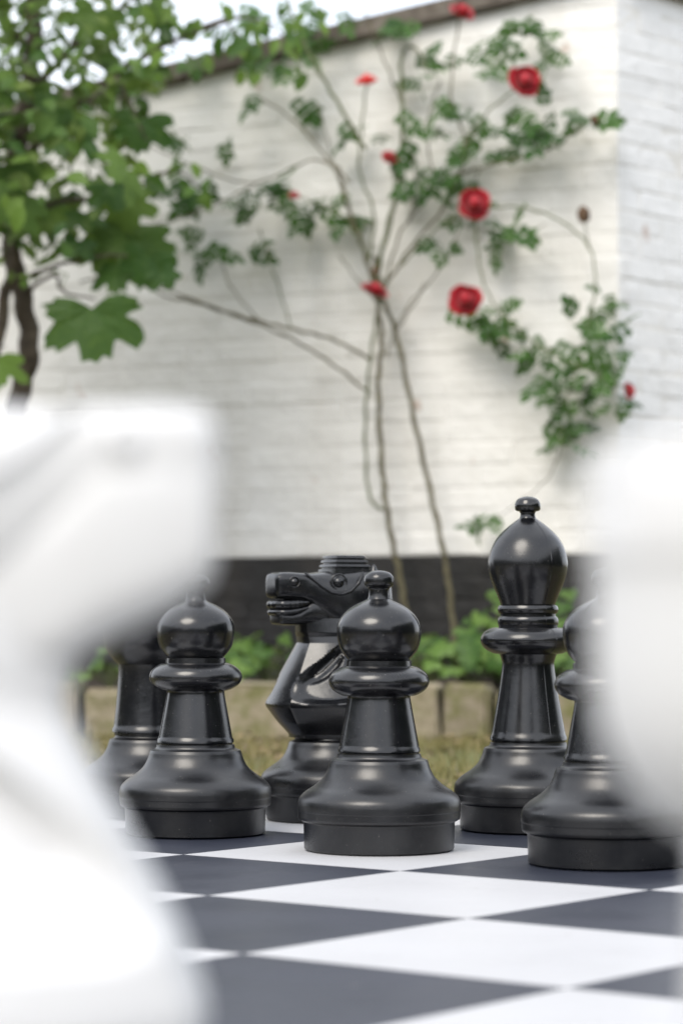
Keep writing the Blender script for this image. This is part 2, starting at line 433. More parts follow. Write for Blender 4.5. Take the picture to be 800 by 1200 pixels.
def bishop(x, y, label, rz):
    t = thing('bishop', (x, y, 0), label, 'chess piece', None, rz)
    lathe('base', BASE, M['black_base'], t); lathe('stem', B_STEM, M['black'], t); lathe('collar', B_COLL, M['black'], t); lathe('neck_ring', B_RING, M['black'], t)
    lathe('head', B_HEAD, M['black'], t); lathe('knob', B_KNOB, M['black'], t, 40)
    for a in (0, math.pi): seam(t, [B_STEM[4:], B_COLL, B_RING, B_HEAD], a, M['black'])
    hole(t, math.radians(60)); return t
def rook(x, y, label, rz, mb, mu, crown_r=.078):
    t = thing('rook', (x, y, 0), label, 'chess piece', None, rz)
    k = crown_r/.078
    lathe('base', BASE, mb, t); lathe('stem', R_STEM, mu, t)
    lathe('crown', [(.052, .238, 1), (.055, .2400, 1), (.0620*k, .2480), (.0700*k, .2590), (.0755*k, .2720), (.078*k, .2900), (.078*k, .3200), (.0795*k, .3280), (.0795*k, .3330, 1), (.060*k, .3335, 1), (.0595*k, .318, 1), (.02, .316)], mu, t)
    v = []; f = []
    for q in range(6):                                # battlements, each a block of its own
        a0, a1 = q*math.pi/3+.13, (q+1)*math.pi/3-.13; v = []; f = []; n = 8
        for i in range(n+1):
            a = a0+(a1-a0)*i/n
            for r, z in ((.0600*k, .3325), (.0793*k, .3325), (.0793*k, .3600), (.0775*k, .3625), (.0615*k, .3625), (.0600*k, .3600)):
                v.append((r*math.cos(a), r*math.sin(a), z))
        for i in range(n):
            for e in range(6): f.append((i*6+e, i*6+(e+1) % 6, (i+1)*6+(e+1) % 6, (i+1)*6+e))
        f += [(5, 4, 3, 2, 1, 0), tuple(n*6+e for e in range(6))]
        link('battlement', mesh('battlement', v, f), mu, t, smooth=40)
    return t
def superring(cx, zt, zb, hw, n=32, p=.62):
    out = []
    for k in range(n):
        a = 2*math.pi*k/n; c, s = math.cos(a), math.sin(a)
        y = hw*math.copysign(abs(c)**p, c); z = (zt+zb)/2 + (zt-zb)/2*math.copysign(abs(s)**p, s); out.append(Vector((cx, y, z)))
    return out
def loft(name, rings, mat, parent, ang=35, flip=False):
    n = len(rings[0]); v = [q for r in rings for q in r]; f = []
    for i in range(len(rings)-1):
        for k in range(n): f.append((i*n+k, i*n+(k+1) % n, (i+1)*n+(k+1) % n, (i+1)*n+k))
    f += [tuple(range(n-1, -1, -1)), tuple((len(rings)-1)*n+k for k in range(n))]
    me = mesh(name, v, f); bm = bmesh.new(); bm.from_mesh(me); bmesh.ops.recalc_face_normals(bm, faces=bm.faces); bm.to_mesh(me); bm.free()
    return link(name, me, mat, parent, smooth=ang)
def interp(keys, t):
    for a, b in zip(keys, keys[1:]):
        if t <= b[0]:
            q = (t-a[0])/(b[0]-a[0]); return [x+(y-x)*q for x, y in zip(a[1:], b[1:])]
    return list(keys[-1][1:])
def knight(x, y, label, rz, mb, mu, lift=0.0):
    t = thing('knight', (x, y, 0), label, 'chess piece', None, rz)
    lathe('base', BASE, mb, t)
    # chest and neck: front x+, with a hollowed mane panel on each flank
    KB = [(.127, .0605, .062, .060), (.132, .061, .063, .061), (.150, .077, .074, .074), (.174, .0935, .085, .092), (.178, .0945, .086, .093), (.182, .0935, .087, .0925), (.205, .083, .089, .083), (.228, .072, .090, .073), (.252, .060, .088, .060), (.272, .050, .083, .049), (.282, .051, .082, .046), (.288, .053, .082, .046), (.310, .055, .078, .043)]
    if lift: KB = [(.127, .078, .062, .072), (.140, .092, .076, .084), (.152, .0985, .085, .091), (.158, .0985, .086, .093), (.164, .0975, .087, .0925)] + KB[6:]
    zs = sorted(set([k[0] for k in KB] + [.127+.183*i/90 for i in range(91)])); rings = []; n = 120
    for z in zs:
        xf, xb, hw = interp(KB, z); ring = []; cor = []
        for g_ in (-180, -142, -90, -30, 30, 90, 142, 180):
            c, s = math.cos(math.radians(g_)), math.sin(math.radians(g_)); cor.append((g_, (xf*1.06 if c > 0 else xb*1.06)*c*(1.08 if abs(g_) == 30 else 1), hw*1.04*s*(1.05 if abs(g_) == 30 else 1)))
        for k in range(n):
            a = 2*math.pi*k/n; c, s = math.cos(a), math.sin(a)
            _, X, Y = [0]+interp(cor, math.degrees(((a+math.pi) % (2*math.pi))-math.pi)); X = .6*X + .4*(xf if c > 0 else xb)*1.03*c; Y = .6*Y + .4*hw*1.03*s
            aa = abs(((a+math.pi) % (2*math.pi))-math.pi)             # 0 at the front, pi at the back
            # big concave panel sweeping back from the chest
            du = (aa-1.55)/.98; dv = (z-.226)/.047; tilt = dv*.55
            q = 1-((du-tilt)**2 + dv**2)
            d = 0
            if z > .180 and q > 0: d = .0110*min(1, q*3.2)*(1 if q*3.2 < 1 else 1) + .004*q
            # inner lens with long grooves, rising towards the back
            ac = z-.241-.050*(aa-1.15); q2 = 1-(((aa-1.15)/.52)**2 + (ac/.019)**2)
            if q2 > 0: d += .0055*min(1, q2*3) + .0011*math.sin(ac*430)*min(1, q2*2)
            if lift and X > 0: X *= 1+.06*max(0, min(1, (.235-z)/.05))
            sc = 1 - d/max(.03, math.hypot(X, Y)); ring.append(Vector((X*sc, Y*sc, z)))
        rings.append(ring)
    loft('chest', rings, mu, t, 34)
    v = []; f = []; tube(v, f, [Vector((interp(KB, z)[0]*.992, 0, z)) for z in zs if z < .285], .0008, 6); link('mould_seam', mesh('mould_seam', v, f), mu, t)
    HK = [(.004, .370, .342, .014), (.0, .3745, .338, .021)]
    H = [(.1085, .3700, .3500, .016), (.1080, .3745, .3450, .0220), (.1055, .3785, .3420, .0262), (.098, .3808, .3405, .0290), (.080, .3812, .3400, .0303), (.060, .3800, .3385, .0312), (.048, .3795, .3300, .033), (.034, .3800, .3130, .0365), (.014, .3830, .2960, .043), (-.010, .3860, .2840, .0485), (-.035, .3880, .2740, .0500), (-.060, .3875, .2680, .047), (-.078, .3830, .2660, .041), (-.090, .3740, .2720, .030), (-.096, .3620, .2850, .018)]
    heads = [loft('head', [superring(a if a < .03 else .03+(a-.03)*(.91 if not lift else 1), b, c, d, 48, .42 if a > .055 else (.55 if a > .03 else .70)) for a, b, c, d in H], mu, t, 32)]
    J = [(.1015, .3145, .3050, .016), (.1005, .3175, .3025, .0215), (.097, .3190, .3005, .0250), (.080, .3180, .2995, .0268), (.066, .3230, .3000, .0280), (.055, .3320, .3010, .0300), (.040, .3400, .3000, .0335), (.022, .3400, .2960, .037)]
    if lift: J = [(.1080, .3640, .3200, .0245), (.1055, .3660, .3130, .0275), (.092, .3680, .3030, .0308), (.065, .3680, .2900, .0325), (.045, .3450, .2780, .0340), (.02, .3450, .2700, .036)]
    heads.append(loft('lower_jaw', [superring(a if a < .03 else .03+(a-.03)*(.91 if not lift else 1), b, c, d, 36, .5) for a, b, c, d in J], mu, t, 34))
    def lip(name, z0, hw, xf, r, up, bump=0):
        pts = []; rad = []; n = 65
        for i in range(n):
            a = -1+2*i/(n-1); ab = abs(a); q = max(0, ab-.34)/.66
            pts.append(Vector((xf - .008*min(1, ab/.34)**3 - q*.038, math.copysign(hw*min(1, ab/.34)**.6*(1+.12*q), a), z0+up*q*q)))
            rad.append(r*(1-.55*max(0, q-.55)/.45)*(1+bump*math.sin(i*1.55)))
        v = []; f = []; tube(v, f, pts, rad, 10); heads.append(link(name, mesh(name, v, f), mu, t, smooth=60))
    if not lift:
        lip('teeth', .3312, .0240, .0955, .0070, .0030, .06); lip('lower_lip', .3192, .0250, .0963, .0048, .0075)
        v = []; f = []; tube(v, f, [Vector((.087, 0, .325)), Vector((.03, 0, .325))], [.0215, .0275], 12); heads.append(link('mouth', mesh('mouth', v, f), mu, t))
    # crest: grooved tapering block between the ears
    rings = []
    lv = [(.379, 0), (.3865, .0), (.3875, .0035), (.3890, .0035), (.3900, .0), (.3935, .001), (.3945, .0045), (.3960, .0045), (.3970, .001), (.4005, .0018), (.4013, .005), (.4026, .005), (.4034, .002), (.4068, .003), (.4078, .006)]
    for z, ins in lv:
        q = (z-.379)/.029; xf, xb, hw = .008-ins-.003*q, -.060+ins+.012*q, .034-ins-.004*q
        rings.append([Vector((xf, -hw, z)), Vector((xf+.004, 0, z)), Vector((xf, hw, z)), Vector(((xf+xb)/2, hw*.98, z)), Vector((xb, hw*.85, z)), Vector((xb, -hw*.85, z)), Vector(((xf+xb)/2, -hw*.98, z))])
    heads.append(loft('crest', rings, mu, t, 25))
    for sy in (-1, 1):
        def ball(name, c, r, sq=(1, 1, 1)):
            bm = bmesh.new(); bmesh.ops.create_uvsphere(bm, u_segments=24, v_segments=14, radius=r)
            for q in bm.verts: q.co = Vector((q.co.x*sq[0], q.co.y*sq[1], q.co.z*sq[2])) + Vector(c)
            me = bpy.data.meshes.new(name); bm.to_mesh(me); bm.free(); heads.append(link(name, me, mu, t, smooth=80))
        def ringt(name, c, ra, rb, rt, tiltx=0):
            pts = [Vector((c[0]+ra*math.cos(q), c[1]-sy*.0015*math.cos(q), c[2]+rb*math.sin(q))) for q in [2*math.pi*i/28 for i in range(29)]]
            v = []; f = []; tube(v, f, pts, rt, 8); heads.append(link(name, mesh(name, v, f), mu, t, smooth=70))
        ball('eye', (.006, sy*.0405, .3655), .0090); ringt('eyelid', (.006, sy*.0422, .3660), .0122, .0118, .0016)
        ball('nostril', (.0745, sy*.0278, .3655), .0066); ringt('nostril_rim', (.0745, sy*.0302, .3655), .0080, .0080, .0012)
        # brow: raised edge sweeping from the nose bridge under the eye and up behind it
        pts = [Vector((a, sy*b, c)) for a, b, c in ((.057, .0290, .3800), (.046, .0325, .3715), (.033, .0372, .3600), (.018, .0425, .3500), (.002, .0462, .3470), (-.012, .0488, .3520), (-.024, .0490, .3640), (-.030, .0470, .3740), (-.034, .0430, .3815))]
        v = []; f = []; tube(v, f, pts, [.0016]+[.0026]*7+[.0016], 8); heads.append(link('brow', mesh('brow', v, f), mu, t, smooth=60))
        rings = [[Vector((-.052+.010*k*math.cos(q), sy*(.044+.011*k*math.sin(q)), z)) for q in [2*math.pi*i/14 for i in range(14)]] for z, k in ((.352, .3), (.358, .9), (.366, 1.0), (.378, .8), (.390, .35), (.394, .05))]
        heads.append(loft('ear', rings, mu, t, 50))
    for o in heads: o.location.z = lift
    return t

pawn(*bw(-.569, -.708), 'black pawn on a dark square between the black rook and the black knight', .3)
pawn(*bw(.452, -.596), 'black pawn on a white square between the black knight and the black bishop', .02)
pawn(*bw(1.432, -.648), 'black pawn on a dark square next to the black bishop', .8)
KX, KY = bw(-.608, -1.637)
knight(KX, KY, 'black horse-head chess knight with bared teeth and grooved crest', math.pi+math.radians(24), M['black_base'], M['black'])
bishop(*bw(.3744, -1.7073), 'tall black bishop with onion-shaped head and round finial', math.radians(-58))
rook(*bw(-1.3765, -1.322), 'black rook standing behind a pawn at the end of the black back row', .2, M['black_base'], M['black'])
wk = at(-72, 727, 1.0)
knight(wk.x, wk.y, 'white horse-head chess knight standing opposite the black pieces', math.radians(2), M['white_pl'], M['white_pl'], .009)
wr = at(1008, 727, .81)
rook(wr.x, wr.y, 'white rook with broad battlemented crown standing opposite the black pieces', .3, M['white_pl'], M['white_pl'], .084)

# ------------------------------------------------------------------ vegetation: materials and leaf meshes
def leafmat(name, a, b, trans=.3, rough=.5, rnd=True):
    m = NT(name)
    c = m.mix(m.rnd(), a, b) if rnd else m.mix(m.mapr(m.noise(7, 3, .6, True), .32, .68, 0, 1), a, b)
    c = m.mix(m.mapr(m.noise(55, 3, .6), .5, .75, 0, .4), c, b)
    m.col(c); m.rough(rough); m.b.inputs['Specular IOR Level'].default_value = .35
    tl = m.n('ShaderNodeBsdfTranslucent'); m.l(m.mix(.5, c, (.10, .16, .02)), tl.inputs['Color'])
    mx = m.n('ShaderNodeMixShader'); mx.inputs[0].default_value = trans
    m.l(m.b.outputs[0], mx.inputs[1]); m.l(tl.outputs[0], mx.inputs[2]); m.l(mx.outputs[0], m.t.nodes['Material Output'].inputs['Surface'])
    return m.m
M['rose_leaf'] = leafmat('rose_leaf', (.022, .075, .014), (.070, .165, .030), .38, .42)
M['tree_leaf'] = leafmat('tree_leaf', (.024, .080, .012), (.15, .25, .040), .42)
M['tree_mass'] = leafmat('tree_mass', (.024, .070, .012), (.20, .28, .065), .42, rnd=False)
M['pale_leaf'] = leafmat('pale_leaf', (.30, .34, .10), (.58, .52, .30), .35)
M['plant_leaf'] = leafmat('plant_leaf', (.045, .115, .018), (.15, .26, .05), .35)
def barkmat(name, stops):
    m = NT(name); n = m.noise(35, 5, .65, True); m.col(m.ramp(n, stops)); m.rough(.85); m.bump(n, .5, .006); return m.m
M['bark'] = barkmat('bark', [(.3, (.035, .026, .018)), (.6, (.085, .066, .046)), (.8, (.16, .13, .095))])
M['cane'] = barkmat('rose_cane', [(.3, (.065, .055, .030)), (.6, (.14, .125, .070)), (.8, (.23, .20, .13))])
M['cane_green'] = barkmat('green_cane', [(.3, (.07, .085, .035)), (.6, (.13, .15, .065)), (.8, (.20, .20, .11))])
def petals(name, a, b):
    m = NT(name); m.col(m.mix(m.noise(30, 3, .6), a, b)); m.rough(.55); m.b.inputs['Sheen Weight'].default_value = .2; return m.m
M['red'] = petals('red_petals', (.30, .0028, .012), (.52, .009, .024))
M['coral'] = petals('coral_petals', (.62, .035, .035), (.80, .10, .085))
M['bud'] = barkmat('dry_bud', [(.3, (.06, .035, .02)), (.6, (.13, .075, .04)), (.8, (.2, .13, .07))])
m = NT('stamens'); m.col((.5, .33, .05)); m.rough(.7); M['stamen'] = m.m

def leaflet(v, f, base, d, side, nrm, L, W, curl=.12):
    """one folded oval leaf blade appended to v, f"""
    o = len(v); prof = [(0, 0), (.2, .72), (.48, 1), (.76, .66), (1, 0)]
    for t, ww in prof:
        mid = base + d*(L*t) - nrm*(curl*L*t*t)
        if ww == 0: v.append(mid)
        else:
            v.append(mid + side*(W*ww*.5) + nrm*(W*.14*ww)); v.append(mid); v.append(mid - side*(W*ww*.5) + nrm*(W*.14*ww))
    f += [(o, o+1, o+2), (o, o+2, o+3), (o+1, o+4, o+5, o+2), (o+2, o+5, o+6, o+3), (o+4, o+7, o+8, o+5), (o+5, o+8, o+9, o+6), (o+7, o+10, o+8), (o+8, o+10, o+9)]
def compound(seed, n=5, size=.105):
    r = random.Random(seed); v = []; f = []; X, Y, Z = Vector((1, 0, 0)), Vector((0, 1, 0)), Vector((0, 0, 1))
    def rach(t): return Vector((size*.62*t, .0, -.12*size*t*t))
    tube(v, f, [rach(t/4) for t in range(5)], .0010, 3)
    leaflet(v, f, rach(1), X, Y, Z, size*.46, size*.30)
    for k in range((n-1)//2):
        t = .82-.42*k
        for sgn in (-1, 1):
            d = (X*.55 + Y*sgn + Z*r.uniform(-.2, .25)).normalized(); sd = d.cross(Z).normalized()
            leaflet(v, f, rach(t), d, sd, (Z+Y*sgn*r.uniform(-.2, .1)).normalized(), size*r.uniform(.36, .46)*(1-.1*k), size*.27*(1-.1*k))
    return mesh('leaf', v, f)
def oval(seed, L=.075, W=.045):
    v = []; f = []; leaflet(v, f, Vector((0, 0, 0)), Vector((1, 0, 0)), Vector((0, 1, 0)), Vector((0, 0, 1)), L, W, .2); return mesh('leaf', v, f)
def lobed(seed, S=.2, lobes=5):
    """broad palmate leaf with toothed lobes"""
    r = random.Random(seed); v = [Vector((0, 0, 0))]; n = lobes*8; f = []
    for i in range(n+1):
        a = -2.5 + 5.0*i/n; ph = i/8.0
        lob = .60 + .40*abs(math.cos(math.pi*(ph-lobes/2+ (0 if lobes % 2 == 0 else .5)+.5)))**.8
        rr = S*.62*lob*(1-.28*(abs(a)/2.5)**2)*(1+r.uniform(-.07, .07)) * (1.06 if i % 2 == 0 else .95)
        p = Vector((rr*math.cos(a)*.9+S*.06, rr*math.sin(a)*1.15, 0)); p.z = -.9*(p.length**2)/S*.45 + .05*S*math.cos(3*a)+r.uniform(-.01, .01)*S
        q = p*.5; q.z = p.z*.35 + .02*S; v += [q, p]
    for i in range(n):
        a, b, c, d = 1+2*i, 2+2*i, 3+2*i, 4+2*i; f += [(0, a, c), (a, b, d, c)]
    return mesh('leaf', v, f)
def frame(p, nrm, heading):
    """matrix with local Z along nrm, local X near heading"""
    z = Vector(nrm).normalized(); x = Vector(heading) - z*Vector(heading).dot(z)
    if x.length < 1e-3: x = z.orthogonal()
    x.normalize(); y = z.cross(x)
    return Matrix(((x.x, y.x, z.x, p.x), (x.y, y.y, z.y, p.y), (x.z, y.z, z.z, p.z), (0, 0, 0, 1)))
def smoothpath(P, k=6):
    out = []; n = len(P)
    for i in range(n-1):
        a, b, c, d = P[max(i-1, 0)], P[i], P[i+1], P[min(i+2, n-1)]
        for t in range(k):
            t = t/k; out.append(.5*((2*b)+(c-a)*t+(2*a-5*b+4*c-d)*t*t+(3*b-a-3*c+d)*t**3))
    out.append(P[-1]); return out
def place(name, me, mat, parent, M4, scale=1.0):
    o = link(name, me, mat, parent); o.matrix_local = Matrix.Translation(-parent.location) @ M4 @ Matrix.Scale(scale, 4); return o

# ------------------------------------------------------------------ climbing rose trained against the wall
rose_base = wallpt(478, 790, .16); rose_base.z = .11
rose = thing('climbing_rose', rose_base, 'tall climbing rose with thin canes and red blooms against the white wall', 'rose bush')
def cane(P, r0, r1, off0=.06, off1=.12, mat='cane', parent=rose, name='cane', dep=None):
    n = len(P); pts = [(wallpt(x, y, off0+(off1-off0)*i/(n-1)) if dep is None else at(x, y, dep)) for i, (x, y) in enumerate(P)]
    pts = smoothpath(pts, 7); k = len(pts)
    for i, p in enumerate(pts): pts[i] = p + Vector((math.sin(i*1.7+P[0][0]), 0, math.cos(i*2.3+P[0][1])))*.0022
    v = []; f = []; tube(v, f, [p-parent.location for p in pts], [(r0+(r1-r0)*i/(k-1))*(.86+.10*math.sin(i*2.1)) for i in range(k)], 7)
    o = link(name, mesh(name, v, f), M[mat], parent, smooth=60); return pts
canes = [
 ([(492, 808), (476, 720), (467, 668), (455, 610), (447, 540), (443, 450), (447, 400), (440, 345), (425, 290), (410, 250), (396, 195)], .0115, .006, .10, .12, 'cane'),
 ([(536, 800), (531, 735), (522, 660), (505, 580), (485, 490), (465, 395), (447, 345), (438, 300)], .0105, .007, .12, .10, 'cane'),
 ([(448, 597), (432, 578), (428, 500), (433, 430), (442, 370), (452, 330)], .0058, .005, .08, .12, 'cane_green'),
 ([(436, 422), (390, 398), (340, 385), (280, 370), (215, 347), (150, 322), (95, 330)], .0056, .004, .10, .30, 'cane'),
 ([(434, 462), (380, 420), (320, 387), (230, 355), (190, 345), (110, 300)], .0052, .0035, .08, .26, 'cane'),
 ([(436, 345), (452, 275), (468, 205), (471, 130), (470, 72), (478, 55), (492, 62), (500, 85)], .0085, .004, .10, .14, 'cane_green'),
 ([(432, 305), (438, 250), (421, 200), (424, 150), (429, 100)], .0050, .003, .12, .18, 'cane_green'),
 ([(448, 340), (485, 285), (525, 235), (545, 170), (528, 110), (538, 20)], .0055, .003, .10, .18, 'cane'),
 ([(470, 310), (510, 270), (557, 240)], .0040, .003, .12, .18, 'cane_green'),
 ([(560, 245), (610, 243), (655, 258), (690, 290), (697, 335), (690, 375), (678, 425), (660, 480), (657, 522)], .0038, .0025, .16, .14, 'cane_green'),
 ([(556, 245), (560, 300), (572, 345), (602, 382), (642, 412), (690, 435), (738, 457)], .0036, .0024, .16, .16, 'cane_green'),
 ([(532, 205), (580, 192), (640, 176), (682, 148)], .0040, .0026, .12, .16, 'cane'),
 ([(428, 175), (400, 128), (372, 80), (350, 38), (333, -14)], .0070, .0048, .12, .22, 'cane_green'),
 ([(400, 205), (345, 142), (302, 114)], .0040, .0028, .10, .14, 'cane'),
 ([(412, 215), (370, 187), (300, 214), (240, 200), (165, 165)], .0040, .0026, .12, .25, 'cane'),
 ([(306, 212), (250, 240), (188, 262), (120, 270)], .0036, .0025, .15, .28, 'cane'),
 ([(258, 296), (270, 335), (304, 376)], .0030, .0026, .08, .10, 'cane'),
 ([(304, 268), (326, 335), (342, 386)], .0028, .0026, .10, .08, 'cane_green'),
 ([(545, 172), (572, 130), (614, 98)], .0036, .0028, .14, .18, 'cane_green'),
 ([(657, 522), (640, 562), (592, 600), (562, 614)], .0020, .0016, .06, .05, 'cane'),
 ([(452, 330), (470, 270), (505, 220), (500, 150), (515, 95)], .0040, .0028, .08, .12, 'cane'),
 ([(430, 300), (405, 255), (372, 240), (345, 228)], .0034, .0024, .12, .18, 'cane_green'),
 ([(442, 345), (448, 330), (440, 322)], .0035, .0028, .14, .18, 'cane_green'),
 ([(456, 275), (462, 225), (457, 188)], .0030, .0024, .14, .18, 'cane_green'),
 ([(470, 120), (450, 70), (430, 20), (424, -12)], .0035, .0028, .10, .16, 'cane'),
 ([(520, 260), (600, 275), (640, 262)], .0018, .0014, .08, .08, 'cane'),
 ([(398, 300), (420, 330), (440, 352)], .0026, .0026, .06, .10, 'cane'),
 ([(410, 240), (398, 215), (385, 170), (372, 120)], .0026, .002, .08, .12, 'cane'),
 ([(480, 262), (486, 205), (478, 160)], .0028, .002, .10, .14, 'cane'),
 ([(690, 290), (686, 272), (684, 254)], .0024, .002, .14, .16, 'cane_green'),
 ([(500, 330), (470, 372), (452, 420)], .0020, .0030, .06, .08, 'cane'),
 ([(560, 200), (530, 290), (492, 345), (466, 385)], .0020, .0032, .07, .08, 'cane'),
]
tips = []
for P, r0, r1, o0, o1, mt in canes: cane(P, r0, r1, o0, o1, mt)
# compound leaves: (x, y, how many, spread in photo pixels)
clusters = [(600, 125, 4, 14), (625, 140, 5, 16), (655, 130, 5, 15), (676, 135, 4, 10), (640, 165, 4, 14), (612, 165, 3, 12), (690, 140, 2, 6),
 (632, 45, 3, 8), (645, 72, 4, 8), (622, 30, 2, 8), (500, 70, 3, 14), (482, 92, 3, 10), (528, 62, 3, 12), (560, 62, 4, 16), (590, 85, 2, 10), (515, 120, 3, 12), (550, 120, 4, 12), (575, 55, 3, 12),
 (492, 150, 2, 10), (470, 135, 1, 6), (505, 190, 4, 12), (498, 222, 6, 14), (486, 205, 5, 12), (520, 205, 3, 10), (545, 165, 4, 12), (570, 150, 4, 14), (575, 185, 3, 12), (545, 205, 3, 10),
 (405, 152, 3, 9), (448, 160, 2, 8), (474, 170, 3, 10), (388, 245, 4, 10), (350, 245, 4, 10), (368, 232, 4, 12), (330, 236, 3, 10), (398, 258, 3, 8), (412, 160, 2, 8),
 (516, 284, 4, 11), (500, 276, 2, 8), (560, 212, 3, 9), (590, 258, 5, 10), (600, 268, 3, 6), (578, 292, 2, 6), (545, 262, 2, 8), (525, 370, 1, 3),
 (565, 372, 3, 7), (590, 362, 4, 8), (578, 395, 3, 8), (608, 388, 3, 8), (640, 400, 4, 10), (625, 412, 3, 9), (662, 422, 4, 10), (706, 348, 3, 8), (684, 372, 3, 9), (700, 395, 4, 10), (690, 425, 6, 12), (660, 448, 5, 10), (640, 440, 2, 6), (672, 462, 5, 10), (700, 450, 6, 10), (725, 465, 4, 8), (652, 482, 4, 9), (664, 505, 4, 7), (735, 378, 2, 6), (720, 360, 2, 7), (640, 505, 2, 6), (715, 420, 3, 9), (660, 522, 2, 4), (556, 610, 2, 3), (578, 614, 2, 4),
 (250, 292, 2, 7), (240, 278, 3, 8), (292, 290, 3, 7), (232, 304, 3, 7), (300, 225, 4, 12), (290, 242, 5, 10), (315, 225, 3, 9), (205, 215, 5, 12), (240, 228, 4, 12), (220, 240, 4, 12), (185, 222, 4, 10), (216, 176, 4, 10), (196, 158, 3, 9), (268, 166, 3, 8), (300, 110, 2, 8), (348, 112, 2, 6), (245, 205, 2, 8),
 (292, 48, 4, 12), (300, 82, 4, 9), (262, 40, 3, 10), (340, 45, 5, 12), (345, 82, 4, 9), (400, 18, 4, 14), (372, 20, 4, 12), (325, 18, 5, 12), (450, 28, 3, 12), (355, 60, 4, 10), (290, 15, 4, 14), (480, 30, 3, 12), (600, 20, 3, 12), (236, 60, 2, 8)]
CL = [compound(k, 5 if k % 3 else 7, .085+.007*k) for k in range(4)]
OV = [oval(k, .05+.008*k, .032+.004*k) for k in range(4)]
for x, y, n, sp in clusters:
    for _ in range(max(1, round(n*.85))):
        p = wallpt(x+R.gauss(0, sp*.62), y+R.gauss(0, sp*.55), R.uniform(.06, .17))
        nrm = nw*R.uniform(.2, 1) + Vector((R.uniform(-.6, .6), R.uniform(-.3, .3), R.uniform(-.1, 1.0)))
        hd = Vector((R.uniform(-1, 1), R.uniform(-.4, .1), R.uniform(-1, .35)))
        place('leaf', R.choice(CL), M['rose_leaf'], rose, frame(p, nrm, hd), R.uniform(.62, 1.05))
def bloom(size, seed, layers=5):
    """double rose: nested whorls of cupped petals, opening along local +Z"""
    r = random.Random(seed); v = []; f = []; g = 6
    for k in range(layers):
        q = k/(layers-1); n = (3, 4, 5, 6, 7)[k]; Rk = size*(.09+.41*q); zt = size*(.31-.34*q**1.3); roll = .10*q
        for i in range(n):
            az = 2*math.pi*i/n + k*.9 + r.uniform(-.12, .12); wa = 2*math.pi/n*.72; o = len(v); hh = r.uniform(.9, 1.08); ro = r.uniform(.9, 1.1)
            for a in range(g):
                for b in range(g):
                    s, t = (a/(g-1)-.5)*2, b/(g-1); t2 = t*(1-.22*s*s)
                    rr = Rk*ro*math.sin(math.pi/2*min(1, t2*1.12)) + size*roll*max(0, t2-.75)*2.2 - size*.03*(1-abs(s))*(a % 2)
                    if q < .4: rr *= 1-(.75-1.3*q)*t2*t2
                    zz = -.20*size + (zt*hh+.20*size)*t2**1.25 - size*roll*max(0, t2-.8)**2*6
                    an = az + s*wa*(.45+.55*math.sin(math.pi*.5*min(1, t*1.6))); rr *= 1+.07*s*(1 if i % 2 else -1)
                    v.append(Vector((rr*math.cos(an), rr*math.sin(an), zz)))
            for a in range(g-1):
                for b in range(g-1): f.append((o+a*g+b, o+(a+1)*g+b, o+(a+1)*g+b+1, o+a*g+b+1))
    n = 14; o = len(v)                                         # tight spiral heart of the bloom
    for a in range(7):
        for b in range(n):
            t = a/6; an = 2*math.pi*b/n + t*1.5; rr = size*.21*math.sin(math.pi*(.12+.86*t))*(1+.16*math.sin(3*an+t*5)); v.append(Vector((rr*math.cos(an), rr*math.sin(an), size*(-.06+.37*t))))
    for a in range(6):
        for b in range(n): f.append((o+a*n+b, o+a*n+(b+1) % n, o+(a+1)*n+(b+1) % n, o+(a+1)*n+b))
    return mesh('flower', v, f)
def calyx(size):
    v = []; f = []
    for k in range(5):
        a = 2*math.pi*k/5; d = Vector((math.cos(a), math.sin(a), -.25)).normalized(); leaflet(v, f, Vector((0, 0, -.02*size)), d, d.cross(Vector((0, 0, 1))).normalized(), Vector((0, 0, 1)), size*.42, size*.14)
    tube(v, f, [Vector((0, 0, -.22*size)), Vector((0, 0, -.1*size)), Vector((0, 0, 0))], [size*.06, size*.11, size*.10], 8)
    return mesh('calyx', v, f)
K = .0025                                                    # metres per photo pixel at the wall
flowers = [(543, 8, 30, (.3, -.7, .75), 'red'), (616, 92, 37, (.1, -1, .1), 'red'), (429, 89, 27, (-.1, -.45, 1), 'coral'), (457, 181, 20, (.1, -.8, .6), 'red'),
           (557, 236, 39, (.1, -1, .2), 'red'), (545, 349, 39, (-.1, -1, .2), 'red'), (441, 334, 33, (.35, -.45, .9), 'red'), (344, 227, 12, (0, -.8, .5), 'red'), (740, 457, 19, (.7, -.7, .1), 'red')]
for i, (x, y, d, nv, mt) in enumerate(flowers):
    p = wallpt(x, y, .2); S = d*K*.95
    fl = link('flower', bloom(S, i, 5 if d > 22 else 4), M[mt], rose, smooth=80)
    fl.matrix_local = Matrix.Translation(-rose.location) @ frame(p - Vector(nv).normalized()*S*.18, nv, (1, 0, .2))
    link('calyx', calyx(S), M['rose_leaf'], fl)
for x, y, r in ((684, 252, 8), (696, 141, 5), (440, 318, 5)):
    p = wallpt(x, y, .16); bm = bmesh.new(); bmesh.ops.create_icosphere(bm, subdivisions=2, radius=r*K)
    for q in bm.verts: q.co *= R.uniform(.75, 1.2); q.co.z *= 1.3
    me = bpy.data.meshes.new('withered_bud'); bm.to_mesh(me); bm.free()
    o = link('withered_bud', me, M['bud'], rose, smooth=50); o.location = p - rose.location

